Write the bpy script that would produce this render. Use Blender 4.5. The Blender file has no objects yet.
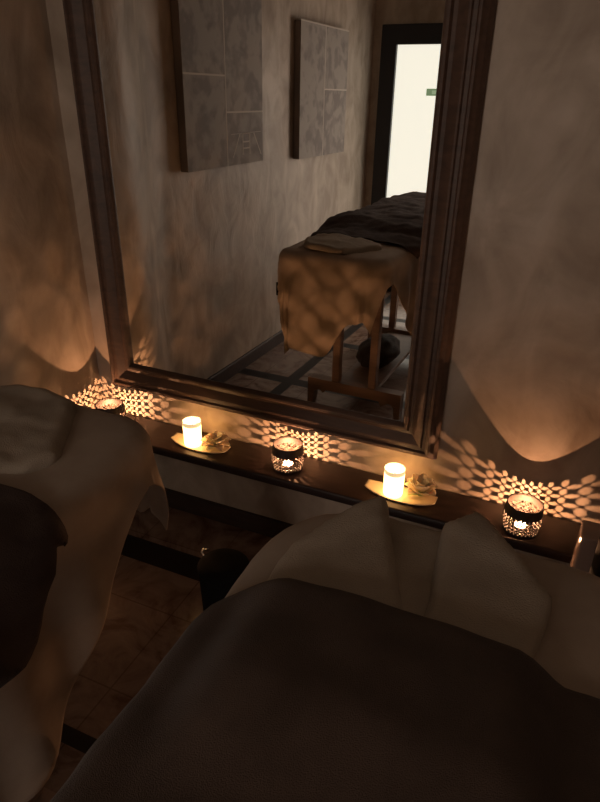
import bpy, bmesh, math, random
from mathutils import Vector, Matrix, noise as mn
PI = math.pi
C = bpy.context.scene
COL = C.collection
random.seed(7)

# ------------------------------------------------------------------ helpers
def new_mesh(name, verts, faces, mat=None, parent=None, smooth=True, kind=None, mats=None, fmat=None, recalc=True):
    me = bpy.data.meshes.new(name)
    me.from_pydata([tuple(v) for v in verts], [], [tuple(f) for f in faces])
    if recalc:
        bm = bmesh.new(); bm.from_mesh(me)
        bmesh.ops.remove_doubles(bm, verts=bm.verts, dist=1e-6)
        bmesh.ops.recalc_face_normals(bm, faces=bm.faces)
        bm.to_mesh(me); bm.free()
    for p in me.polygons: p.use_smooth = smooth
    if mats:
        for m in mats: me.materials.append(m)
        if fmat:
            for p, i in zip(me.polygons, fmat): p.material_index = i
    elif mat: me.materials.append(mat)
    o = bpy.data.objects.new(name, me); COL.objects.link(o)
    if parent: o.parent = parent
    if kind: o['kind'] = kind
    return o

def from_bm(name, bm, mat=None, parent=None, smooth=False, kind=None):
    bmesh.ops.recalc_face_normals(bm, faces=bm.faces)
    me = bpy.data.meshes.new(name); bm.to_mesh(me); bm.free()
    for p in me.polygons: p.use_smooth = smooth
    if mat: me.materials.append(mat)
    o = bpy.data.objects.new(name, me); COL.objects.link(o)
    if parent: o.parent = parent
    if kind: o['kind'] = kind
    return o

def add_box(bm, x0, x1, y0, y1, z0, z1, bev=0.0, seg=2):
    t = bmesh.new()
    bmesh.ops.create_cube(t, size=1.0)
    for v in t.verts:
        v.co = Vector(((x0+x1)/2+v.co.x*(x1-x0), (y0+y1)/2+v.co.y*(y1-y0), (z0+z1)/2+v.co.z*(z1-z0)))
    if bev > 0:
        bmesh.ops.bevel(t, geom=list(t.edges), offset=bev, segments=seg, profile=.5, affect='EDGES')
    merge(bm, t)

def merge(bm, t):
    me = bpy.data.meshes.new('tmp'); t.to_mesh(me); t.free()
    bm.from_mesh(me); bpy.data.meshes.remove(me)

def lathe(bm, prof, cx=0, cy=0, cz=0, n=40, cap_bottom=True, cap_top=False):
    rings = []
    for (r, z) in prof:
        rings.append([bm.verts.new((cx+r*math.cos(2*PI*i/n), cy+r*math.sin(2*PI*i/n), cz+z)) for i in range(n)])
    for a, b in zip(rings, rings[1:]):
        for i in range(n):
            j = (i+1) % n
            bm.faces.new((a[i], a[j], b[j], b[i]))
    if cap_bottom: bm.faces.new(rings[0][::-1])
    if cap_top: bm.faces.new(rings[-1])

def tube(bm, pts, r, n=10, cap=True):
    pts = [Vector(p) for p in pts]; rings = []
    for k, p in enumerate(pts):
        d = (pts[min(k+1, len(pts)-1)] - pts[max(k-1, 0)]).normalized()
        a = d.cross(Vector((0, 0, 1)))
        if a.length < 1e-3: a = d.cross(Vector((1, 0, 0)))
        a.normalize(); b = d.cross(a)
        rr = r[k] if isinstance(r, (list, tuple)) else r
        rings.append([bm.verts.new(p + a*rr*math.cos(2*PI*i/n) + b*rr*math.sin(2*PI*i/n)) for i in range(n)])
    for A, B in zip(rings, rings[1:]):
        for i in range(n):
            j = (i+1) % n; bm.faces.new((A[i], A[j], B[j], B[i]))
    if cap:
        bm.faces.new(rings[0][::-1]); bm.faces.new(rings[-1])

def thing(name, label, cat, loc=(0, 0, 0), rotz=0, group=None):
    o = bpy.data.objects.new(name, None); COL.objects.link(o)
    o.empty_display_size = .05
    o.location = loc; o.rotation_euler = (0, 0, rotz)
    tag(o, label, cat, group); return o

def tag(o, label, cat, group=None):
    o['label'] = label; o['category'] = cat
    if group: o['group'] = group
    return o

def dup(root, loc, rotz, label):
    r = root.copy(); COL.objects.link(r); r.location = loc; r.rotation_euler = (0, 0, rotz); r['label'] = label
    for ch in list(root.children):
        c = ch.copy(); COL.objects.link(c); c.parent = r
        for g in list(ch.children):
            d = g.copy(); COL.objects.link(d); d.parent = c
    return r

def ss(a, b, x):
    t = max(0., min(1., (x-a)/(b-a))); return t*t*(3-2*t)
def nz(x, y, z=0.): return mn.noise(Vector((x, y, z)))

# ------------------------------------------------------------------ materials
def mat(name, col, rough=.6, metal=0., spec=.5):
    m = bpy.data.materials.new(name); m.use_nodes = True
    b = m.node_tree.nodes['Principled BSDF']
    b.inputs['Base Color'].default_value = (*col, 1); b.inputs['Roughness'].default_value = rough
    b.inputs['Metallic'].default_value = metal; b.inputs['Specular IOR Level'].default_value = spec
    return m, m.node_tree, b

def nd(nt, t, **kw):
    n = nt.nodes.new(t)
    for k, v in kw.items():
        if k in n.inputs: n.inputs[k].default_value = v
        else: setattr(n, k, v)
    return n

def ramp(nt, fac, stops):
    r = nt.nodes.new('ShaderNodeValToRGB'); e = r.color_ramp.elements
    while len(e) < len(stops): e.new(.5)
    for i, (p, c) in enumerate(stops):
        e[i].position = p; e[i].color = (*c, 1)
    nt.links.new(fac, r.inputs['Fac']); return r.outputs['Color']

def tex_coord(nt, scale=(1, 1, 1), rot=(0, 0, 0)):
    g = nt.nodes.new('ShaderNodeNewGeometry'); mp = nt.nodes.new('ShaderNodeMapping')
    mp.inputs['Scale'].default_value = scale; mp.inputs['Rotation'].default_value = rot
    nt.links.new(g.outputs['Position'], mp.inputs['Vector']); return mp.outputs['Vector']

def obj_coord(nt, scale=(1, 1, 1)):
    g = nt.nodes.new('ShaderNodeTexCoord'); mp = nt.nodes.new('ShaderNodeMapping')
    mp.inputs['Scale'].default_value = scale
    nt.links.new(g.outputs['Object'], mp.inputs['Vector']); return mp.outputs['Vector']

def bump(nt, b, h, strength, dist=.01):
    n = nt.nodes.new('ShaderNodeBump'); n.inputs['Strength'].default_value = strength; n.inputs['Distance'].default_value = dist
    nt.links.new(h, n.inputs['Height']); nt.links.new(n.outputs['Normal'], b.inputs['Normal'])

def plaster(name, c1, c2, c3):
    m, nt, b = mat(name, c1, .5, spec=.35)
    v = tex_coord(nt)
    n1 = nd(nt, 'ShaderNodeTexNoise', Scale=3.2, Detail=5., Roughness=.55, Distortion=.8); nt.links.new(v, n1.inputs['Vector'])
    v2 = tex_coord(nt, (1, 1, .55), (.5, .4, .3))
    n2 = nd(nt, 'ShaderNodeTexNoise', Scale=7., Detail=4., Roughness=.50, Distortion=.9); nt.links.new(v2, n2.inputs['Vector'])
    mx = nd(nt, 'ShaderNodeMix', data_type='FLOAT'); mx.inputs[0].default_value = .5
    nt.links.new(n1.outputs['Fac'], mx.inputs[2]); nt.links.new(n2.outputs['Fac'], mx.inputs[3])
    col = ramp(nt, mx.outputs[0], [(.38, c3), (.5, c1), (.60, c2)])
    nt.links.new(col, b.inputs['Base Color'])
    bump(nt, b, mx.outputs[0], .42, .03)
    return m

M = {}
M['plaster'] = plaster('venetian_plaster', (.45, .375, .305), (.55, .47, .395), (.33, .265, .21))
M['ceil'], _, _ = mat('ceiling_paint', (.42, .38, .33), .9)

def wood(name, c1, c2, rough=.35, scale=(2, 14, 14), b_=.12):
    m, nt, b = mat(name, c1, rough)
    v = obj_coord(nt, scale)
    n = nd(nt, 'ShaderNodeTexNoise', Scale=3., Detail=6., Roughness=.6, Distortion=.6); nt.links.new(v, n.inputs['Vector'])
    nt.links.new(ramp(nt, n.outputs['Fac'], [(.35, c1), (.65, c2)]), b.inputs['Base Color'])
    bump(nt, b, n.outputs['Fac'], b_, .004); return m
M['mahogany'] = wood('dark_mahogany', (.016, .007, .006), (.027, .012, .009), .45)
M['frame'] = wood('brown_frame', (.060, .034, .025), (.10, .058, .040), .55)
M['skirting'] = wood('dark_skirting', (.030, .017, .013), (.055, .030, .022), .6)
M['bedwood'] = wood('beech_wood', (.22, .15, .11), (.28, .19, .14), .5)
M['doorframe'], _, _ = mat('black_door_paint', (.012, .013, .018), .4)

def marble():
    m, nt, b = mat('marble_tile', (.5, .4, .3), .22)
    v = tex_coord(nt)
    n = nd(nt, 'ShaderNodeTexNoise', Scale=5., Detail=9., Roughness=.6, Distortion=2.5); nt.links.new(v, n.inputs['Vector'])
    c = ramp(nt, n.outputs['Fac'], [(.36, (.15, .085, .06)), (.48, (.25, .17, .13)), (.64, (.32, .235, .185))])
    br = nd(nt, 'ShaderNodeTexBrick', Scale=1.); br.offset = 0; br.squash = 1
    br.inputs['Brick Width'].default_value = .335; br.inputs['Row Height'].default_value = .315; br.inputs['Mortar Size'].default_value = .0025
    br.inputs['Color1'].default_value = (1, 1, 1, 1); br.inputs['Color2'].default_value = (.86, .80, .77, 1); br.inputs['Mortar'].default_value = (.62, .56, .52, 1)
    mp = tex_coord(nt, (1, 1, 1)); nt.links.new(mp, br.inputs['Vector'])
    mx = nd(nt, 'ShaderNodeMix', data_type='RGBA', blend_type='MULTIPLY'); mx.inputs[0].default_value = 1.
    nt.links.new(c, mx.inputs[6]); nt.links.new(br.outputs['Color'], mx.inputs[7])
    nt.links.new(mx.outputs[2], b.inputs['Base Color']); return m
M['marble'] = marble()
M['inlay'], _, _ = mat('dark_stone_inlay', (.022, .016, .014), .45, spec=.2)

def cloth(name, c1, c2, fine=900., bs=.25, rough=.95, sheen=.06, patch=14.):
    m, nt, b = mat(name, c1, rough, spec=.1)
    b.inputs['Sheen Weight'].default_value = sheen
    v = tex_coord(nt)
    n = nd(nt, 'ShaderNodeTexNoise', Scale=fine, Detail=2., Roughness=.5); nt.links.new(v, n.inputs['Vector'])
    n2 = nd(nt, 'ShaderNodeTexNoise', Scale=patch, Detail=4., Roughness=.6); nt.links.new(v, n2.inputs['Vector'])
    nt.links.new(ramp(nt, n2.outputs['Fac'], [(.35, c1), (.65, c2)]), b.inputs['Base Color'])
    bump(nt, b, n.outputs['Fac'], bs, .003); return m
M['sheet'] = cloth('cream_sheet', (.38, .31, .25), (.43, .355, .29), 500., .15)
M['towel'] = cloth('cream_towel', (.37, .32, .26), (.43, .37, .30), 420., .5)
M['blanket'] = cloth('brown_terry', (.062, .042, .032), (.084, .058, .045), 700., .6, sheen=.15)
M['cover'] = cloth('brown_cover', (.055, .038, .034), (.075, .053, .046), 420., .6)
M['skirt'] = cloth('tan_cover', (.30, .20, .14), (.36, .24, .17), 500., .2)
M['vinyl'], _, _ = mat('beige_vinyl', (.35, .27, .20), .45)
M['bag'] = cloth('dark_bag', (.035, .030, .028), (.055, .047, .042), 300., .3, .7)
M['black'], _, _ = mat('black_plastic', (.006, .006, .007), .8, spec=.1)
M['chrome'], _, _ = mat('chrome', (.8, .8, .8), .12, 1.)
M['mirror'], _, _ = mat('mirror_glass', (.92, .92, .90), .0, 1.)
M['lantern'], _nt, _b = mat('pierced_copper', (.045, .032, .028), .55, .2)
M['alu'], _, _ = mat('tealight_cup', (.75, .73, .70), .3, 1.)
M['wax'], _nt, _b = mat('white_wax', (.85, .80, .70), .4)
_b.inputs['Subsurface Weight'].default_value = .2
M['dish'], _, _ = mat('cream_ceramic_dish', (.78, .66, .47), .22)
def emis(name, col, s, base=(.8, .8, .8), rough=.4):
    m, nt, b = mat(name, base, rough)
    b.inputs['Emission Color'].default_value = (*col, 1); b.inputs['Emission Strength'].default_value = s; return m
FLAME = (1., .50, .19)
def flame_mat(name, col, s):
    m = bpy.data.materials.new(name); m.use_nodes = True; nt = m.node_tree; nt.nodes.clear()
    e = nt.nodes.new('ShaderNodeEmission'); e.inputs['Color'].default_value = (*col, 1); e.inputs['Strength'].default_value = s
    t = nt.nodes.new('ShaderNodeBsdfTransparent'); a = nt.nodes.new('ShaderNodeAddShader'); o = nt.nodes.new('ShaderNodeOutputMaterial')
    nt.links.new(e.outputs[0], a.inputs[0]); nt.links.new(t.outputs[0], a.inputs[1]); nt.links.new(a.outputs[0], o.inputs['Surface'])
    return m
M['flame'] = flame_mat('flame', (1., .66, .42), 25.)      # flames let light through
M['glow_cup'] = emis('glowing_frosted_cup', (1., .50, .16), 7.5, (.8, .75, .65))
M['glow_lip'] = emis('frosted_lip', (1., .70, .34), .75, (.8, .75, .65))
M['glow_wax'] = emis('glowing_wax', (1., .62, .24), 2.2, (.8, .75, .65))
M['petal'], _nt, _b = mat('cream_petal', (.90, .78, .58), .6)
_b.inputs['Subsurface Weight'].default_value = .15
M['leaf'], _, _ = mat('green_leaf', (.22, .30, .08), .5)
M['pane'] = emis('lit_frosted_pane', (1., .955, .82), .96, (.7, .7, .65))
M['fill_pane'] = emis('fill_glow', (1., .79, .65), 4.9, (.7, .7, .65))  # glow of the added side panel, fill for the room
M['sign'] = emis('green_sign', (.16, .22, .12), 1., (.1, .17, .09))
M['signwhite'] = emis('sign_pale', (.24, .31, .19), 1., (.4, .48, .36))
M['glass'], _nt, _b = mat('clear_glass', (.80, .60, .52), .12)
_b.inputs['Transmission Weight'].default_value = .45

# ------------------------------------------------------------------ dimensions
W = 1.781            # wall carrying the mirror
REAR = -1.819
XR = 1.55
HC = 2.75
SZ = .409            # top of the shelf
def wall_x(y):       # the plaster wall on the left bows out slightly near the corner
    return -1.65 - .19*ss(1.45, .95, y) if y < 1.45 else -1.65

def wall_x(y):
    return -1.65 - .19*(1-ss(.98, 1.46, y))

# ------------------------------------------------------------------ room
def grid_wall(name, fn, nu, nv, m):
    vs = [fn(i/nu, j/nv) for j in range(nv+1) for i in range(nu+1)]
    fs = [(j*(nu+1)+i, j*(nu+1)+i+1, (j+1)*(nu+1)+i+1, (j+1)*(nu+1)+i) for j in range(nv) for i in range(nu)]
    return new_mesh(name, vs, fs, m, kind='structure')
def wave(a, b): return .0035*nz(a*2.2, b*2.2, 3.1) + .0012*nz(a*8, b*8, 1.)
grid_wall('wall_back', lambda u, v: (-1.66+(XR+1.66)*u, W+wave(u*3.2, v*2.7), v*HC), 90, 80, M['plaster'])
def lw(u, v):
    y = REAR-.005 + (W+.01-REAR)*u; return (wall_x(y)+wave(y, v*2.7+9), y, v*HC)
grid_wall('wall_left', lw, 110, 80, M['plaster'])
grid_wall('wall_right', lambda u, v: (XR, REAR+(W-REAR)*u, v*HC), 2, 2, M['plaster'])
# rear wall with the door opening
DX0, DX1, DZ = -1.7705, -1.055, 2.074
vs, fs = [], []
def quad(x0, x1, z0, z1):
    k = len(vs); vs.extend([(x0, REAR, z0), (x1, REAR, z0), (x1, REAR, z1), (x0, REAR, z1)]); fs.append((k, k+1, k+2, k+3))
quad(-1.86, DX0+.01, 0, HC); quad(-.16, XR, 0, HC); quad(DX0+.01, -.16, DZ-.01, HC)
new_mesh('wall_rear', vs, fs, M['plaster'], smooth=False, kind='structure', recalc=False)
new_mesh('ceiling', [(-1.9, REAR, HC), (XR, REAR, HC), (XR, W, HC), (-1.9, W, HC)], [(0, 1, 2, 3)], M['ceil'], kind='structure')
# floor: marble field with dark stone bands
xs = sorted([-1.9, -1.514, -1.442, -.70, -.63, .11, .18, .92, .99, XR])
ys = sorted([REAR-.02, -1.13, -1.05, -.42, -.34, .30, .39, .754, .80, 1.438, 1.548, W+.02])
vs = [(x, y, 0) for y in ys for x in xs]; fs = []; fm = []
nx = len(xs)
xb = {(-1.514, -1.442), (.11, .18), (.92, .99)}
yb = {(-1.13, -1.05), (-.42, -.34), (.30, .39), (.754, .80), (1.438, 1.548)}
for j in range(len(ys)-1):
    for i in range(nx-1):
        fs.append((j*nx+i, j*nx+i+1, (j+1)*nx+i+1, (j+1)*nx+i))
        fm.append(1 if ((xs[i], xs[i+1]) in xb and ys[j] < 1.4) or (ys[j], ys[j+1]) in yb else 0)
fl = new_mesh('floor', vs, fs, smooth=False, mats=[M['marble'], M['inlay']], fmat=fm, kind='structure', recalc=False)
# skirtings
bm = bmesh.new(); add_box(bm, -1.66, XR, W-.016, W+.01, 0, .084, .003); from_bm('baseboard_back', bm, M['skirting'], kind='structure')
vs, fs = [], []
N = 60
for i in range(N+1):
    y = REAR + (W-.016-REAR)*i/N; x = wall_x(y)
    vs += [(x-.01, y, 0), (x+.016, y, 0), (x+.016, y, .079), (x+.011, y, .084), (x-.01, y, .084)]
for i in range(N):
    for k in range(5):
        l = (k+1) % 5; fs.append((i*5+k, i*5+l, (i+1)*5+l, (i+1)*5+k))
new_mesh('baseboard_left', vs, fs, M['skirting'], smooth=False, kind='structure')
bm = bmesh.new(); add_box(bm, -.148, XR, REAR, REAR+.016, 0, .084, .003); from_bm('baseboard_rear', bm, M['skirting'], kind='structure')

# door, frosted pane lit from the corridor
door = bpy.data.objects.new('door_1', None); COL.objects.link(door); door['kind'] = 'structure'
door.location = ((DX0+DX1)/2, REAR, 0)
ox = (DX0+DX1)/2
bm = bmesh.new()
add_box(bm, DX0-ox, DX0+.125-ox, -.04, .022, 0, DZ, .004)
add_box(bm, DX1-.125-ox, DX1-ox, -.04, .022, 0, DZ, .004)
add_box(bm, DX0+.12-ox, DX1-.12-ox, -.04, .022, DZ-.135, DZ, .004)
from_bm('door_frame', bm, M['doorframe'], door)
bm = bmesh.new(); add_box(bm, DX0+.12-ox, DX1-.12-ox, -.03, .005, 0.0, .16, .003); from_bm('bottom_rail', bm, M['doorframe'], door)
bm = bmesh.new(); add_box(bm, DX0+.115-ox, DX1-.115-ox, -.022, -.014, .15, DZ-.125); from_bm('door_pane', bm, M['pane'], door)
bm = bmesh.new(); add_box(bm, DX1-.19-ox, DX1-.165-ox, .0, .05, .98, 1.12, .004); from_bm('door_handle', bm, M['chrome'], door)
# glowing panel added beside the door, outside the mirror's view, to brighten the walls
d2 = bpy.data.objects.new('fill_panel_1', None); COL.objects.link(d2); d2['kind'] = 'structure'; d2.location = (-.60, REAR, 0)
bm = bmesh.new()
for a in ((-.455, -.38, 0, 2.074), (.38, .45, 0, 2.074)): add_box(bm, a[0], a[1], -.02, .03, a[2], a[3], .004)
for a in ((-.38, .38, 0, .30), (-.38, .38, 1.94, 2.074)): add_box(bm, a[0], a[1], -.02, .03, a[2], a[3], .004)
from_bm('fill_panel_frame', bm, M['doorframe'], d2)
bm = bmesh.new(); add_box(bm, -.385, .385, .008, .014, .29, 1.95); from_bm('fill_panel_glow', bm, M['fill_pane'], d2)
sg = thing('exit_sign', 'small green rectangular sign high on the bright glazed door', 'sign', (-1.30, REAR-.010, 1.614))
bm = bmesh.new(); add_box(bm, -.085, .10, -.003, .004, -.024, .026, .002); from_bm('sign_plate', bm, M['sign'], sg)
bm = bmesh.new(); add_box(bm, -.04, .09, .004, .0055, -.012, .014); from_bm('sign_panel', bm, M['signwhite'], sg)

# ------------------------------------------------------------------ wall mirror
XI0, XI1, ZI0, ZI1 = -1.462, -.387, .642, 2.28
mc = Vector(((XI0+XI1)/2, W-.024, 1.2))
mir = thing('wall_mirror', 'large rectangular mirror in a moulded dark wooden frame above the candle shelf', 'mirror', mc)
mir.rotation_euler = (-.0049, 0, -.0154)
prof = [(-.006, -.004), (0, .010), (.006, .016), (.014, .017), (.020, .008), (.030, .006), (.058, .020), (.064, .021), (.068, .015),
        (.078, .015), (.083, .022), (.090, .023), (.095, .014), (.104, .006), (.112, -.012), (.114, -.022), (-.006, -.022)]
def corner(o, h):
    return [Vector((XI0-o, -h, ZI0-o)), Vector((XI1+o, -h, ZI0-o)), Vector((XI1+o, -h, ZI1+o)), Vector((XI0-o, -h, ZI1+o))]
vs = []
for (o, h) in prof:
    for p in corner(o, h):
        vs.append(p - Vector((mc.x, 0, mc.z)))
fs = []
n = len(prof)
for k in range(n):
    l = (k+1) % n
    for s in range(4):
        t = (s+1) % 4
        fs.append((k*4+s, k*4+t, l*4+t, l*4+s))
new_mesh('frame', vs, fs, M['frame'], mir, smooth=False)
x0, x1, z0, z1 = XI0-.005-mc.x, XI1+.005-mc.x, ZI0-.005-mc.z, ZI1+.005-mc.z
new_mesh('mirror_glass', [(x0, 0, z0), (x1, 0, z0), (x1, 0, z1), (x0, 0, z1), (x0, .01, z0), (x1, .01, z0), (x1, .01, z1), (x0, .01, z1)],
         [(0, 1, 2, 3), (4, 7, 6, 5), (0, 4, 5, 1), (2, 6, 7, 3), (1, 5, 6, 2), (0, 3, 7, 4)], M['mirror'], mir, smooth=False)

# ------------------------------------------------------------------ candle shelf
sh = thing('wall_shelf', 'long narrow dark mahogany shelf below the mirror holding the candles', 'shelf', (-.7, W, 0))
bm = bmesh.new(); add_box(bm, -.945, .95, -.178, -.004, SZ-.034, SZ, .007, 3); from_bm('shelf_board', bm, M['mahogany'], sh, True)
bm = bmesh.new(); add_box(bm, -.945, .95, -.03, -.004, SZ-.085, SZ-.034, .003); from_bm('support_rail', bm, M['mahogany'], sh)

# ------------------------------------------------------------------ pierced lanterns
def lantern_mesh():
    cols, rows = 28, 5
    H0, HP, H = .006, .0655, .092          # perforated band from H0 to HP, rim at H
    cell = (HP-H0)/rows
    def R(z):
        t = z/H; return .0505 + .0065*math.sin(PI*min(1, max(0, t*.95)))
    def P(u, v):
        z = H0 + v*cell; a = 2*PI*u/cols; r = R(z); return (r*math.cos(a), r*math.sin(a), z)
    vs, fs = [], []
    K = 16
    def diamond(cu, cv, horiz):
        a, b = (.385, .235) if horiz else (.235, .385)
        k0 = len(vs)
        for i in range(K):
            th = 2*PI*i/K; c, s = math.cos(th), math.sin(th)
            vs.append(P(cu+a*c, cv+b*s))
        for i in range(K):
            th = 2*PI*i/K; c, s = math.cos(th), math.sin(th)
            q = .5/(abs(c)+abs(s)); vs.append(P(cu+q*c, cv+q*s))
        for i in range(K):
            j = (i+1) % K; fs.append((k0+i, k0+K+i, k0+K+j, k0+j))
    for i in range(cols):
        for j in range(rows):
            diamond(i+.5, j+.5+.0, True) if False else None
        for j in range(rows): diamond(i, j+.5, False)          # upright petals
        for j in range(1, rows): diamond(i+.5, j, True)        # lying petals
        # solid half cells at the lower and upper edge of the band
        for (v, d) in ((0, 1), (rows, -1)):
            k0 = len(vs); m = 6
            for q in range(m+1):
                u = i + q/m; dv = d*.5*(1-abs(2*q/m-1)); vs.append(P(u, v)); vs.append(P(u, v+dv))
            for q in range(m): fs.append((k0+2*q, k0+2*q+2, k0+2*q+3, k0+2*q+1))
    # solid foot and rim bands
    def band(z0, z1, m, r0=None):
        k0 = len(vs); n = cols*6
        for q in range(m+1):
            z = z0+(z1-z0)*q/m
            for i in range(n):
                a = 2*PI*i/n; r = R(z); vs.append((r*math.cos(a), r*math.sin(a), z))
        for q in range(m):
            for i in range(n):
                j = (i+1) % n; fs.append((k0+q*n+i, k0+q*n+j, k0+(q+1)*n+j, k0+(q+1)*n+i))
    band(0, H0, 1); band(HP, H, 4)
    k0 = len(vs); n = cols*6
    for i in range(n): a = 2*PI*i/n; vs.append((R(0)*math.cos(a), R(0)*math.sin(a), 0))
    fs.append(tuple(range(k0, k0+n)))
    return vs, fs
def make_lantern(loc, label, grp):
    t = thing('tealight_lantern', label, 'lantern', loc, 0, grp)
    v, f = lantern_mesh()
    o = new_mesh('pierced_shell', v, f, M['lantern'], t, smooth=True)
    s = o.modifiers.new('thick', 'SOLIDIFY'); s.thickness = .0010; s.offset = -1
    bm = bmesh.new()
    for i in range(1):
        rr = [(.0508, .0905), (.0520, .0915), (.0520, .0930), (.0508, .0940), (.0496, .0930), (.0496, .0915)]
        n = 60; rings = [[bm.verts.new((r*math.cos(2*PI*k/n), r*math.sin(2*PI*k/n), z)) for k in range(n)] for r, z in rr]
        for a in range(6):
            A, B = rings[a], rings[(a+1) % 6]
            for k in range(n):
                l = (k+1) % n; bm.faces.new((A[k], A[l], B[l], B[k]))
    from_bm('rim', bm, M['lantern'], t, True)
    return t
def make_tealight(loc, label, grp):
    t = thing('tealight', label, 'candle', loc, 0, grp)
    bm = bmesh.new(); lathe(bm, [(.0185, 0), (.019, .0005), (.0192, .012), (.0188, .012), (.0184, .001)], n=32, cap_top=True)
    from_bm('cup', bm, M['alu'], t, True)
    bm = bmesh.new(); lathe(bm, [(.0182, .0015), (.0184, .0088), (.017, .0084), (.006, .0080), (.001, .0079)], n=32, cap_top=True)
    wx = from_bm('wax', bm, M['wax'], t, True)
    bm = bmesh.new(); tube(bm, [(0, 0, .008), (.0004, 0, .012), (.0008, .0003, .0148)], .0006, 6)
    from_bm('wick', bm, M['black'], wx)
    bm = bmesh.new(); lathe(bm, [(.0004, .0150), (.0018, .0162), (.0027, .0180), (.0025, .0205), (.0014, .0240), (.0002, .0275)], n=12, cap_top=True)
    from_bm('flame', bm, M['flame'], t, True)
    ld = bpy.data.lights.new('flame_light', 'POINT'); ld.energy = 3.7; ld.shadow_soft_size = .0013; ld.color = (1., .46, .21)
    lb = bpy.data.objects.new('flame_light', ld); COL.objects.link(lb); lb.parent = t; lb.location = (0, 0, .019)
    return t
lan = [((-1.521, 1.672, SZ), .1), ((-.770, 1.688, SZ), .05), ((.017, 1.671, SZ), .16)]
ll = ['pierced round metal lantern at the left end of the shelf, in the corner',
      'pierced round metal lantern in the middle of the shelf, between the two dishes',
      'pierced round metal lantern near the right end of the shelf, right of the mirror']
lt = ['tealight burning inside the leftmost lantern in the corner',
      'tealight burning inside the middle lantern between the two dishes',
      'tealight burning inside the rightmost lantern on the shelf']
L0 = make_lantern(lan[0][0], ll[0], 'pierced lanterns on the shelf')
L0.rotation_euler.z = lan[0][1]
T0 = make_tealight((lan[0][0][0], lan[0][0][1], SZ+.0015), lt[0], 'tealights inside the lanterns')
for k in (1, 2):
    dup(L0, lan[k][0], lan[k][1], ll[k])
    dup(T0, (lan[k][0][0], lan[k][0][1], SZ+.0015), 0, lt[k])

# ------------------------------------------------------------------ dishes, glowing candles, flowers
def dish_mesh(L=.235, Wd=.090):
    vs, fs = [], []; nu, nv = 36, 14
    for s in (0, 1):
        for i in range(nu+1):
            u = -1+2*i/nu; hw = Wd/2*(.42+.58*math.cos(u*PI/2)**.8)
            for j in range(nv+1):
                v = -1+2*j/nv
                z = .0035 + .012*abs(u)**2.6 + .003*abs(v)**3*(1-.3*abs(u)) + (0 if s == 0 else -.0032)
                vs.append((u*L/2, v*hw, z))
    n1 = (nu+1)*(nv+1)
    idx = lambda s, i, j: s*n1+i*(nv+1)+j
    for i in range(nu):
        for j in range(nv):
            fs.append((idx(0, i, j), idx(0, i+1, j), idx(0, i+1, j+1), idx(0, i, j+1)))
            fs.append((idx(1, i, j), idx(1, i, j+1), idx(1, i+1, j+1), idx(1, i+1, j)))
    for i in range(nu):
        for j in (0, nv): fs.append((idx(0, i, j), idx(1, i, j), idx(1, i+1, j), idx(0, i+1, j)))
    for j in range(nv):
        for i in (0, nu): fs.append((idx(0, i, j), idx(0, i, j+1), idx(1, i, j+1), idx(1, i, j)))
    return vs, fs
v, f = dish_mesh()
def place_dish(loc, rz, label):
    o = new_mesh('boat_dish', v, f, M['dish']); o.location = loc; o.rotation_euler = (0, 0, rz)
    return tag(o, label, 'dish', 'boat-shaped dishes on the shelf')
place_dish((-1.122, 1.680, SZ), -.02, 'cream boat-shaped dish nearer the left corner, under a white candle')
place_dish((-.362, 1.684, SZ), -.02, 'cream boat-shaped dish below the mirror\'s right corner, under a white candle')

def make_candle(loc, label):
    t = thing('candle_glass', label, 'candle', loc, 0, 'glowing candle glasses')
    bm = bmesh.new()
    lathe(bm, [(.026, 0), (.0305, .002), (.0322, .008), (.0328, .05), (.0334, .084), (.0320, .084)], n=48)
    from_bm('frosted_glass', bm, M['glow_cup'], t, True)
    bm = bmesh.new(); lathe(bm, [(.0320, .0842), (.0334, .0842), (.0342, .0985), (.0330, .0992), (.0322, .0985), (.0319, .0845)], n=48, cap_bottom=False)
    from_bm('glass_lip', bm, M['glow_lip'], t, True)
    bm = bmesh.new(); lathe(bm, [(.0314, .070), (.0313, .0795), (.030, .0785), (.012, .077), (.001, .0765)], n=40, cap_top=True)
    w = from_bm('wax', bm, M['glow_wax'], t, True)
    bm = bmesh.new(); tube(bm, [(0, 0, .0765), (.0006, 0, .081), (.001, .0005, .0845)], .0008, 6); from_bm('wick', bm, M['black'], w)
    bm = bmesh.new(); lathe(bm, [(.0006, .085), (.0034, .0885), (.0042, .0925), (.0032, .0985), (.0013, .106), (.0002, .111)], n=12, cap_top=True)
    from_bm('flame', bm, M['flame2'], t, True)
    return t
M['flame2'] = emis('candle_flame', (1., .58, .26), 130.)
c0 = make_candle((-1.148, 1.672, SZ+.0056), 'white glowing candle glass on the dish nearer the left corner')
dup(c0, (-.386, 1.676, SZ+.0056), .4, 'white glowing candle glass on the dish below the mirror\'s right corner')

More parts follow.
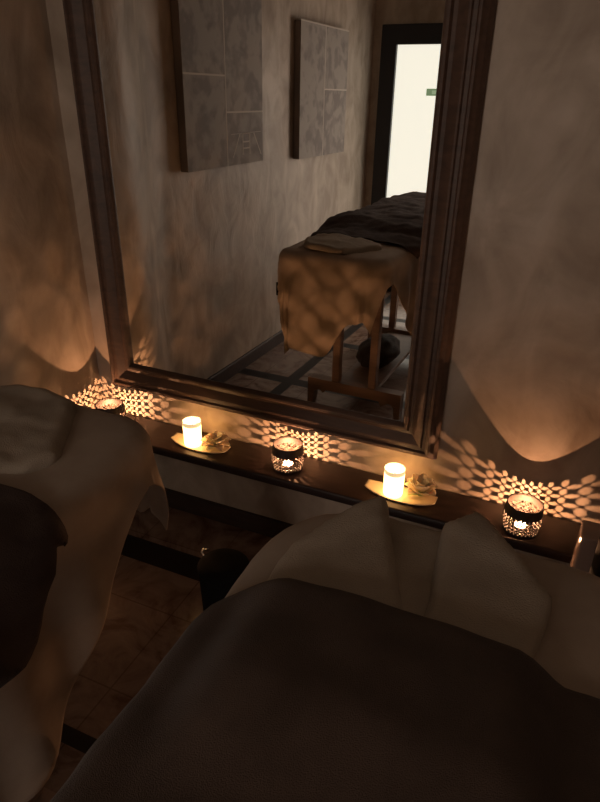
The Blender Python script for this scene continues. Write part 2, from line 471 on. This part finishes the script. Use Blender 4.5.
def petal_verts(L, wd, cup, n=8, m=6):
    vs = []
    for i in range(n+1):
        t = i/n; w = wd*math.sin(PI*min(1, t*.93+.05))**.8
        for j in range(m+1):
            s = -1+2*j/m
            vs.append(Vector((t*L, s*w, L*cup*t*t + .35*w*s*s - .12*L*ss(.75, 1, t))))
    return vs
def make_flower(kind, seed):
    rnd = random.Random(seed); parts = []
    rings = [(9, .058, .019, .30, .25, .012), (8, .049, .018, .62, .60, .015), (6, .038, .0155, .95, .95, .018), (4, .025, .011, 1.2, 1.25, .018)] if kind == 'lotus' else \
            [(8, .060, .024, .5, .50, .014), (7, .056, .023, .8, .90, .018), (5, .044, .019, 1., 1.25, .020)]
    for ri, (cnt, L, wd, cup, tilt, z0) in enumerate(rings):
        for k in range(cnt):
            a = 2*PI*k/cnt + ri*.45 + rnd.uniform(-.08, .08); tl = tilt*.75+rnd.uniform(-.08, .08)
            mt = Matrix.Translation((0, 0, z0)) @ Matrix.Rotation(a, 4, 'Z') @ Matrix.Translation((.003, 0, 0)) @ Matrix.Rotation(-tl, 4, 'Y')
            parts.append([mt @ p for p in petal_verts(L*rnd.uniform(.93, 1.05), wd, cup*.35)])
    return parts
def place_flower(loc, rz, label, kind, seed):
    t = thing('silk_flower', label, 'flower', loc, rz, 'artificial flowers on the dishes')
    n, m = 8, 6
    for pv in make_flower(kind, seed):
        fs = [(i*(m+1)+j, (i+1)*(m+1)+j, (i+1)*(m+1)+j+1, i*(m+1)+j+1) for i in range(n) for j in range(m)]
        o = new_mesh('petal', pv, fs, M['petal'], t)
        s = o.modifiers.new('thick', 'SOLIDIFY'); s.thickness = .0012
    bm = bmesh.new(); lathe(bm, [(.004, .004), (.011, .007), (.012, .013), (.007, .018)], n=16, cap_top=True)
    from_bm('flower_base', bm, M['leaf'], t, True)
    for k, a in enumerate((3.7, 4.2) if kind == 'lotus' else (3.3,)):
        pv = [Matrix.Translation((0, 0, .008)) @ Matrix.Rotation(a, 4, 'Z') @ p for p in petal_verts(.042, .010, .03)]
        fs = [(i*(m+1)+j, (i+1)*(m+1)+j, (i+1)*(m+1)+j+1, i*(m+1)+j+1) for i in range(n) for j in range(m)]
        o = new_mesh('leaf', pv, fs, M['leaf'], t); s = o.modifiers.new('thick', 'SOLIDIFY'); s.thickness = .001
place_flower((-1.060, 1.690, SZ+.006), 0, 'open cream lotus flower beside the candle nearer the left corner', 'lotus', 3)
place_flower((-.300, 1.697, SZ+.008), .3, 'loose upright cream blossom beside the candle below the mirror\'s right corner', 'lily', 8)

# ------------------------------------------------------------------ pictures on the left wall
def sketch_mat(name, seed, dark, light):
    m, nt, b = mat(name, light, .7, spec=.2)
    v = tex_coord(nt, (1, 1, 1)); 
    add = nd(nt, 'ShaderNodeVectorMath', operation='ADD'); add.inputs[1].default_value = (seed*3.7, seed*1.9, seed*5.1); nt.links.new(v, add.inputs[0])
    n = nd(nt, 'ShaderNodeTexNoise', Scale=4.5, Detail=5., Roughness=.55, Distortion=1.5); nt.links.new(add.outputs[0], n.inputs['Vector'])
    w = nd(nt, 'ShaderNodeTexWave', Scale=7., Distortion=9., Detail=3.); nt.links.new(add.outputs[0], w.inputs['Vector'])
    mx = nd(nt, 'ShaderNodeMix', data_type='FLOAT'); mx.inputs[0].default_value = .25
    nt.links.new(n.outputs['Fac'], mx.inputs[2]); nt.links.new(w.outputs['Fac'], mx.inputs[3])
    nt.links.new(ramp(nt, mx.outputs[0], [(.36, dark), (.60, light)]), b.inputs['Base Color']); return m
M['canvas'], _, _ = mat('canvas_edge', (.22, .19, .175), .8)
M['pale_line'], _, _ = mat('pale_line', (.60, .54, .48), .8)
sk = [sketch_mat('sketch_%d' % i, i+1, (.25, .225, .215), (.38, .345, .315)) for i in range(4)]
def picture(yc0, yc1, z0, z1, xw, label, panels, strokes=False):
    yc = (yc0+yc1)/2; zc = (z0+z1)/2
    t = thing('canvas_picture', label, 'picture', (xw, yc, zc), 0, 'canvas pictures on the left wall')
    bm = bmesh.new(); add_box(bm, .004, .046, yc1-yc, yc0-yc, z0-zc, z1-zc, .003); from_bm('canvas', bm, M['canvas'], t)
    hy, hz = (yc0-yc1), (z1-z0)
    for k, (a0, a1, b0, b1) in enumerate(panels):    # a measured from the near edge (larger y) towards the door
        bm = bmesh.new()
        add_box(bm, .0455, .0475, yc0-yc-a1*hy, yc0-yc-a0*hy, z0-zc+b0*hz, z0-zc+b1*hz, .0004, 1)
        from_bm('printed_panel', bm, sk[k % 4], t)
    bm = bmesh.new()
    def line(a0, b0, a1, b1, w=.0035):
        p = Vector((.0472, yc0-yc-a0*hy, z0-zc+b0*hz)); q = Vector((.0472, yc0-yc-a1*hy, z0-zc+b1*hz))
        d_ = (q-p).normalized(); s_ = Vector((1, 0, 0)).cross(d_)*w; t_ = Vector((.0009, 0, 0))
        c8 = [bm.verts.new(v_) for v_ in (p-s_, q-s_, q+s_, p+s_, p-s_+t_, q-s_+t_, q+s_+t_, p+s_+t_)]
        for f4 in ((0, 1, 2, 3), (4, 7, 6, 5), (0, 4, 5, 1), (1, 5, 6, 2), (2, 6, 7, 3), (3, 7, 4, 0)): bm.faces.new([c8[i_] for i_ in f4])
    for (a0, a1, b0, b1) in panels[:3]:
        line(a0, b1, a1, b1, .004)
    line(.485, .0, .485, 1., .004)
    if strokes:
        line(.56, .04, .66, .165); line(.70, .05, .70, .165); line(.80, .05, .80, .165); line(.70, .165, .80, .165)
        line(.70, .12, .80, .12); line(.70, .085, .80, .085); line(.86, .165, .97, .04); line(.54, .165, .97, .17, .0012)
    from_bm('pale_linework', bm, M['pale_line'], t)
    return t
picture(.845, .092, 1.235, 2.16, -1.84, 'large grey sketch collage canvas nearer the mirror wall', [(0., .485, .0, .46), (.485, 1., .0, .28), (.0, .485, .46, 1.), (.485, 1., .28, 1.)], True)
picture(-.395, -1.17, 1.205, 1.98, -1.84, 'grey striped collage canvas nearer the bright door', [(0., .485, .0, 1.), (.485, 1., .0, .53), (.485, 1., .53, 1.)])

# ------------------------------------------------------------------ draped cloths
def drape(name, x0, x1, y0, y1, ztop, oL, oR, oF, oB, m, parent=None, rc=.06, re=.03, flare=.03, amp=.012, freq=26., seed=0., step=.016, thick=.004, wr=.004, side_amp=1.):
    """cloth over a slab; oL.. are functions giving the length hanging at each side"""
    f_ = lambda o: (o if callable(o) else (lambda t, o=o: o))
    oL, oR, oF, oB = f_(oL), f_(oR), f_(oF), f_(oB)
    def axis(a, b, k):
        A = [('a', i/k) for i in range(k, 0, -1)]; n = max(6, int((b-a)/step))
        return A + [('m', i/n) for i in range(n+1)] + [('b', i/k) for i in range(1, k+1)]
    kx = max(3, int(max(oL(0), oR(0), .1)/step)); ky = max(3, int(max(oF((x0+x1)/2), .1)/step))
    ax, ay = axis(x0, x1, kx), axis(y0, y1, ky)
    cx0, cx1, cy0, cy1 = x0+rc, x1-rc, y0+rc, y1-rc
    vs = []
    for (ty, t2) in ay:
        for (tx, t1) in ax:
            yb = y0 if ty == 'a' else y1 if ty == 'b' else y0+(y1-y0)*t2
            xb_ = x0 if tx == 'a' else x1 if tx == 'b' else x0+(x1-x0)*t1
            u = xb_ - oL(yb)*t1 if tx == 'a' else xb_ + oR(yb)*t1 if tx == 'b' else xb_
            v = yb - oB(xb_)*t2 if ty == 'a' else yb + oF(xb_)*t2 if ty == 'b' else yb
            qx, qy = min(max(u, cx0), cx1), min(max(v, cy0), cy1)
            ex, ey = u-qx, v-qy; d = math.hypot(ex, ey)
            w_ = wr*(nz(u*9, v*9, seed)+.6*nz(u*21, v*21, seed+4))
            if d <= rc-re*.2 or d < 1e-6:
                vs.append((u, v, ztop(u, v)+w_)); continue
            nx_, ny_ = ex/d, ey/d; s = d-(rc-re*.2)
            if s < re*PI/2: out = (rc-re*.2)+re*math.sin(s/re); drop = re*(1-math.cos(s/re))
            else:
                out = (rc-re*.2)+re; drop = re + s-re*PI/2
            ang = math.atan2(ny_, nx_)
            peri = (qy if abs(nx_) > .7 else 0) + (qx if abs(ny_) > .7 else 0) + ang*.09
            peri = qy*(nx_) - qx*ny_ + ang*.10
            g = ss(.01, .22, drop)
            fold = math.sin(peri*freq+2.*nz(peri*3, drop*1.5, seed+7)) * .6 + nz(peri*9, drop*2., seed+2)
            out += g*(flare*drop/.3 + amp*side_amp*(1+fold)*min(1.6, drop/.2+.3))
            out += w_*.8
            zz = ztop(qx+nx_*rc, qy+ny_*rc)
            vs.append((qx+nx_*out, qy+ny_*out, zz-drop+w_*.5))
    nx_ = len(ax); fs = [(j*nx_+i, j*nx_+i+1, (j+1)*nx_+i+1, (j+1)*nx_+i) for j in range(len(ay)-1) for i in range(nx_-1)]
    if parent: vs = [Vector(p)-Vector(parent.location) for p in vs]
    o = new_mesh(name, vs, fs, m, parent, recalc=False)
    s = o.modifiers.new('thick', 'SOLIDIFY'); s.thickness = thick; s.offset = 1
    return o

def massage_bed(x0, x1, y0, y1, ztop, label, knob=True):
    t = thing('massage_bed', label, 'massage bed', (x0, y0, 0))
    w, l = x1-x0, y1-y0
    bm = bmesh.new(); add_box(bm, .015, w-.015, .01, l-.03, ztop-.095, ztop-.012, .03, 4); from_bm('mattress', bm, M['vinyl'], t, True)
    bm = bmesh.new(); add_box(bm, .03, w-.03, .05, l-.08, ztop-.155, ztop-.096, .004); from_bm('bed_frame', bm, M['bedwood'], t)
    yf, yr = l-.40, .45
    for yy in (yf, yr):
        for xx in (.12, w-.16):
            bm = bmesh.new(); add_box(bm, xx, xx+.042, yy-.025, yy+.025, .165, ztop-.156, .005)
            from_bm('leg', bm, M['bedwood'], t)
        # scalloped foot beam
        pts = []; n = 40
        x_a, x_b = -.02, w+.03
        for i in range(n+1):
            s = i/n; xx = x_a+(x_b-x_a)*s
            e = min(s, 1-s); zb = .0 if e < .07 else .085 + .016*math.sin((e-.07)*30) if e < .2 else .105
            pts.append((xx, zb))
        bm = bmesh.new()
        ring0 = [bm.verts.new((p[0], yy-.03, p[1])) for p in pts] + [bm.verts.new((x_b, yy-.03, .165)), bm.verts.new((x_a, yy-.03, .165))]
        ring1 = [bm.verts.new((p[0], yy+.03, p[1])) for p in pts] + [bm.verts.new((x_b, yy+.03, .165)), bm.verts.new((x_a, yy+.03, .165))]
        k = len(ring0)
        for i in range(n):
            bm.faces.new((ring0[i], ring0[i+1], ring1[i+1], ring1[i]))
            top0 = i
        for (a, b) in ((n, n+1), (n+1, n+2), (n+2, 0)):
            bm.faces.new((ring0[a], ring0[b], ring1[b], ring1[a]))
        bm.faces.new(ring0); bm.faces.new(ring1)
        from_bm('foot_beam', bm, M['bedwood'], t)
    bm = bmesh.new(); add_box(bm, .13, w-.13, yr+.03, yf-.03, .12, .145, .003); from_bm('lower_shelf', bm, M['bedwood'], t)
    if knob:
        bm = bmesh.new(); tube(bm, [(.03, l-.03, ztop-.185), (-.035, l-.03, ztop-.185)], .008, 10); tube(bm, [(-.035, l-.03, ztop-.215), (-.035, l-.03, ztop-.155)], .009, 10)
        from_bm('adjusting_knob', bm, M['black'], t, True)
    return t

# left bed, seen directly and in the mirror
massage_bed(-1.235, -.745, -.90, .945, .938, 'massage bed against the left wall, its wooden legs showing in the mirror')
def hemF(x):
    return .475 - .16*ss(-1.0, -.86, x) - .05*ss(-.86,-.76,x) + .015*math.sin(x*23)
def hemR(y):
    return .135 + .375*ss(.88, .44, y) + .012*math.sin(y*19)
def topL(x, y):
    e = ss(.975, .90, y); s = min(1., max(0., (x+1.24)/.54)); b = math.sin(PI*s)**.7 if 0 < s < 1 else 0
    return .940 + .012*b + .006*nz(x*5, y*4, 2.)
lsheet = drape('bed_sheet', -1.235, -.766, -.93, .942, topL, lambda y: .13+.02*math.sin(y*11), hemR, hemF, .3, M['sheet'], flare=.0, amp=.009, freq=30, seed=1.3, rc=.075, re=.045, wr=.005)
tag(lsheet, 'long cream sheet hanging in folds over the end of the left bed', 'sheet')
def topC(x, y):
    yy = .60
    b = .010 + .016*ss(.62, .10, y)+.025*ss(.5,.3,y)*ss(-.05,.2,y)*(1-.25*ss(-.75, -1.2, x)*0) + .012*nz(x*7+3, y*6, 5.)+.008*abs(nz(x*14, y*9, 8.))
    return topL(x, min(y, .9)) + b
lcov = drape('bed_cover', -1.258, -.668, -.95, .630, topC, .07, lambda y: .15*ss(.58, .43, y), lambda x: .004, .2, M['cover'], flare=.0, amp=.004, freq=22, seed=5.1, rc=.15, re=.035, wr=.011, thick=.008)
tag(lcov, 'dark brown rumpled cover over the far part of the left bed', 'blanket')

# folded towels
def slab(name, poly, z0, thick, m, label, group, lift=None, seed=0., nn=26, wr=.004, soft=.018, mound=.0):
    """soft folded cloth: polygon filled by a grid, edges rounded down"""
    P = [Vector((p[0], p[1], 0)) for p in poly]
    xs_, ys_ = [p.x for p in P], [p.y for p in P]
    def inside(x, y):
        c = False; j = len(P)-1
        for i in range(len(P)):
            if (P[i].y > y) != (P[j].y > y) and x < (P[j].x-P[i].x)*(y-P[i].y)/(P[j].y-P[i].y)+P[i].x: c = not c
            j = i
        return c
    def edist(x, y):
        best = 9
        for i in range(len(P)):
            a, b = P[i], P[(i+1) % len(P)]; ab = b-a; q = Vector((x, y, 0))
            t = max(0, min(1, (q-a).dot(ab)/ab.length_squared)); best = min(best, (a+ab*t-q).length)
        return best
    bm = bmesh.new()
    bv = []
    # subdivide and round the outline
    out = []
    for i in range(len(P)):
        a, b = P[i], P[(i+1) % len(P)]; k = max(1, int((b-a).length/.012))
        for q in range(k): out.append(a.lerp(b, q/k))
    for _ in range(3): out = [(out[i-1]+out[i]*2+out[(i+1) % len(out)])/4 for i in range(len(out))]
    bm_v = [bm.verts.new((p.x, p.y, 0)) for p in out]
    bm.faces.new(bm_v)
    for ax_, lo, hi in (((1, 0, 0), min(xs_), max(xs_)), ((0, 1, 0), min(ys_), max(ys_))):
        n_ = int((hi-lo)/.010)
        for k in range(1, n_):
            co = Vector(ax_)*(lo+(hi-lo)*k/n_)
            bmesh.ops.bisect_plane(bm, geom=list(bm.verts)+list(bm.edges)+list(bm.faces), plane_co=co, plane_no=ax_, dist=1e-5)
    for v_ in bm.verts:
        x, y = v_.co.x, v_.co.y; e = min(1., edist(x, y)/soft)
        h = thick*math.sqrt(max(0, 1-(1-e)**2))
        l_ = lift(x, y) if lift else 0
        v_.co.z = z0(x, y) + h + l_ + (wr*nz(x*14, y*14, seed)+wr*.5*nz(x*34, y*34, seed))*e + mound*e
    top = [f_ for f_ in bm.faces]
    r = bmesh.ops.extrude_face_region(bm, geom=top)
    for v_ in [g for g in r['geom'] if isinstance(g, bmesh.types.BMVert)]:
        pass
    low = [g for g in r['geom'] if isinstance(g, bmesh.types.BMVert)]
    for v_ in low: v_.co.z = z0(v_.co.x, v_.co.y) + (lift(v_.co.x, v_.co.y) if lift else 0) - .0015
    o = from_bm(name, bm, m, None, True)
    return tag(o, label, 'towel', group)
slab('folded_towel', [(-1.19, .80), (-1.15, .90), (-1.11, .935), (-1.03, .945), (-.945, .94), (-.885, .85), (-.823, .749), (-.845, .69), (-.90, .655), (-1.05, .66), (-1.17, .70)],
     topL, .022, M['towel'], 'cream folded towel lying on the head end of the left bed', 'folded towels on the beds', seed=2., wr=.008, mound=.002, lift=lambda x, y: .014*ss(-.90, -1.08, x))

# right bed
massage_bed(-.325, .20, -.90, .81, .945, 'massage bed on the right, nearest the camera, under the brown blanket', False)
def topR(x, y):
    return .945 + .010*ss(-.36, -.2, x)*ss(.23, .1, x) + .004*nz(x*6, y*5, 4.)
rsk = drape('bed_cover', -.315, .20, -.92, .80, lambda x, y: topR(x, y)-.008, .33, .33, .33, .3, M['skirt'], flare=.10, amp=.012, freq=24, seed=9.2, rc=.10, re=.05, wr=.003)
tag(rsk, 'tan cover hanging from the right bed, bulging out below its pale sheet', 'bed cover')
rsh = drape('bed_sheet', -.335, .22, -.93, .822, topR, .12, .12, lambda x: .10+.02*math.sin(x*14), .3, M['sheet'], flare=.02, amp=.008, freq=24, seed=3.2, rc=.11, re=.055, wr=.004)
tag(rsh, 'cream sheet over the head end of the right bed, under the towels', 'sheet')
slab('folded_towel', [(-.315, .50), (-.318, .66), (-.312, .70), (-.28, .762), (-.248, .812), (-.216, .850), (-.200, .842), (-.165, .75), (-.118, .640), (-.095, .50)],
     topR, .022, M['towel'], 'left of the two cream towels folded like a collar on the right bed', 'folded towels on the beds', seed=4.,
     lift=lambda x, y: .006+.018*ss(.62, .85, y), wr=.006)
slab('folded_towel', [(-.085, .50), (-.088, .637), (-.098, .75), (-.105, .822), (-.082, .852), (-.060, .877), (-.040, .862), (.004, .811), (.070, .728), (.066, .69), (.050, .612), (.042, .50)],
     topR, .022, M['towel'], 'right of the two cream towels folded like a collar on the right bed', 'folded towels on the beds', seed=6.,
     lift=lambda x, y: .006+.016*ss(.64, .86, y), wr=.006)
slab('folded_towel', [(-.225, .50), (-.222, .70), (-.212, .815), (-.195, .838), (-.14, .835), (-.095, .838), (-.07, .82), (-.06, .70), (-.06, .50)],
     topR, .012, M['towel'], 'cream towel lying flat between the two collar-folded towels', 'folded towels on the beds', seed=11., wr=.004)
def topB(x, y):
    t = .032*ss(.66, .50, y)*0
    lump = 0
    if -.34 < x < .09: lump = .042*ss(-.34, -.26, x)*ss(.10, .03, x)
    return topR(x, min(y, .8)) + .012 + lump*ss(.28, .44, y) + .012*ss(.45, .1, y) + .008*nz(x*5, y*6, 6.)
rb = drape('terry_blanket', -.350, .23, -.94, .578, topB, .30, .30, lambda x: .012, .3, M['blanket'], flare=.0, amp=.006, freq=20, seed=7.7, rc=.06, re=.030, wr=.004, thick=.009, step=.014)
tag(rb, 'dark brown terry blanket covering the near part of the right bed', 'blanket')

# dark bag on the left bed's lower shelf
bm = bmesh.new(); bmesh.ops.create_uvsphere(bm, u_segments=40, v_segments=24, radius=1)
for v_ in bm.verts:
    p = v_.co.copy(); k = 1+.16*nz(p.x*2, p.y*2, p.z*2)+.06*nz(p.x*6, p.y*6, p.z*6)
    v_.co = Vector((p.x*.115*k, p.y*.20*k, max(-.07, p.z*.085*k)))
o = from_bm('cloth_bag', bm, M['bag'], None, True); o.location = (-.99, .14, .2165)
tag(o, 'dark lumpy cloth bag stored under the left bed', 'bag')

# small black bin between the beds
b = thing('waste_bin', 'small round black bin on the floor between the two beds', 'bin', (-.790, 1.262, 0))
bm = bmesh.new(); lathe(bm, [(.062, 0), (.066, .004), (.076, .285), (.074, .29), (.071, .285), (.062, .01)], n=40, cap_top=True); from_bm('bin_body', bm, M['black'], b, True)
bm = bmesh.new(); lathe(bm, [(.079, .286), (.080, .294), (.070, .303), (.04, .308), (.001, .309)], n=40); from_bm('lid', bm, M['black'], b, True)
bm = bmesh.new(); tube(bm, [(-.078, .02, .285), (-.096, .03, .288), (-.100, .045, .288), (-.088, .055, .285)], .004, 8); from_bm('handle', bm, M['chrome'], b, True)

# glass and black vases by the right end of the shelf
g = thing('glass_vase', 'tall square clear glass vase standing by the right end of the shelf', 'vase', (.200, 1.462, 0))
bm = bmesh.new(); add_box(bm, -.042, .042, -.042, .042, 0, .606, .006, 3); add_box(bm, -.034, .034, -.034, .034, .02, .6065, .003)
from_bm('vase_body', bm, M['glass'], g, True)
v2 = thing('black_vase', 'tall black vase at the right picture edge, in front of the glass vase', 'vase', (.278, 1.336, 0))
bm = bmesh.new(); lathe(bm, [(.06, 0), (.075, .02), (.085, .2), (.092, .45), (.092, .66), (.085, .76), (.072, .82), (.066, .835), (.060, .83), (.07, .76), (.075, .5)], n=48, cap_top=True)
from_bm('vase_body', bm, M['black'], v2, True)
bm = bmesh.new(); 
rr = [(.0665, .832), (.0695, .835), (.0665, .839), (.0630, .835)]
n = 48; rings = [[bm.verts.new((r*math.cos(2*PI*k/n), r*math.sin(2*PI*k/n), z)) for k in range(n)] for r, z in rr]
for a in range(4):
    for k in range(n):
        l = (k+1) % n; bm.faces.new((rings[a][k], rings[a][l], rings[(a+1) % 4][l], rings[(a+1) % 4][k]))
from_bm('chrome_rim', bm, M['chrome'], v2, True)

# ------------------------------------------------------------------ faint fill light added under the ceiling (behind the camera)
fill_light = bpy.data.lights.new('ceiling_fill_light', 'AREA'); fill_light.energy = .35; fill_light.size = .35; fill_light.color = (1., .72, .56)
lo = bpy.data.objects.new('ceiling_fill_light', fill_light); COL.objects.link(lo); lo.location = (.9, -.9, HC-.05)

w = bpy.data.worlds.new('world'); C.world = w; w.use_nodes = True
w.node_tree.nodes['Background'].inputs['Color'].default_value = (0, 0, 0, 1)

# ------------------------------------------------------------------ camera
cd = bpy.data.cameras.new('camera'); co = bpy.data.objects.new('camera', cd); COL.objects.link(co)
r_ = Vector((.91575389, .40152568, .01311244)); u_ = Vector((-.19117922, .40684874, .89326626)); f_ = Vector((-.35333456, .82051888, -.44933668))
mw = Matrix(((r_.x, u_.x, -f_.x, 0), (r_.y, u_.y, -f_.y, 0), (r_.z, u_.z, -f_.z, 1.6), (0, 0, 0, 1)))
co.matrix_world = mw
cd.sensor_fit = 'HORIZONTAL'; cd.sensor_width = 36; cd.lens = 36*623.4/600; cd.clip_start = .01
C.camera = co
C.view_settings.view_transform = 'Standard'; C.view_settings.look = 'None'; C.view_settings.exposure = 0; C.view_settings.gamma = 1
C.view_settings.use_curve_mapping = False
C.cycles.caustics_reflective = False; C.cycles.caustics_refractive = False
C.cycles.sample_clamp_indirect = 3.
C.cycles.max_bounces = 8; C.cycles.diffuse_bounces = 4
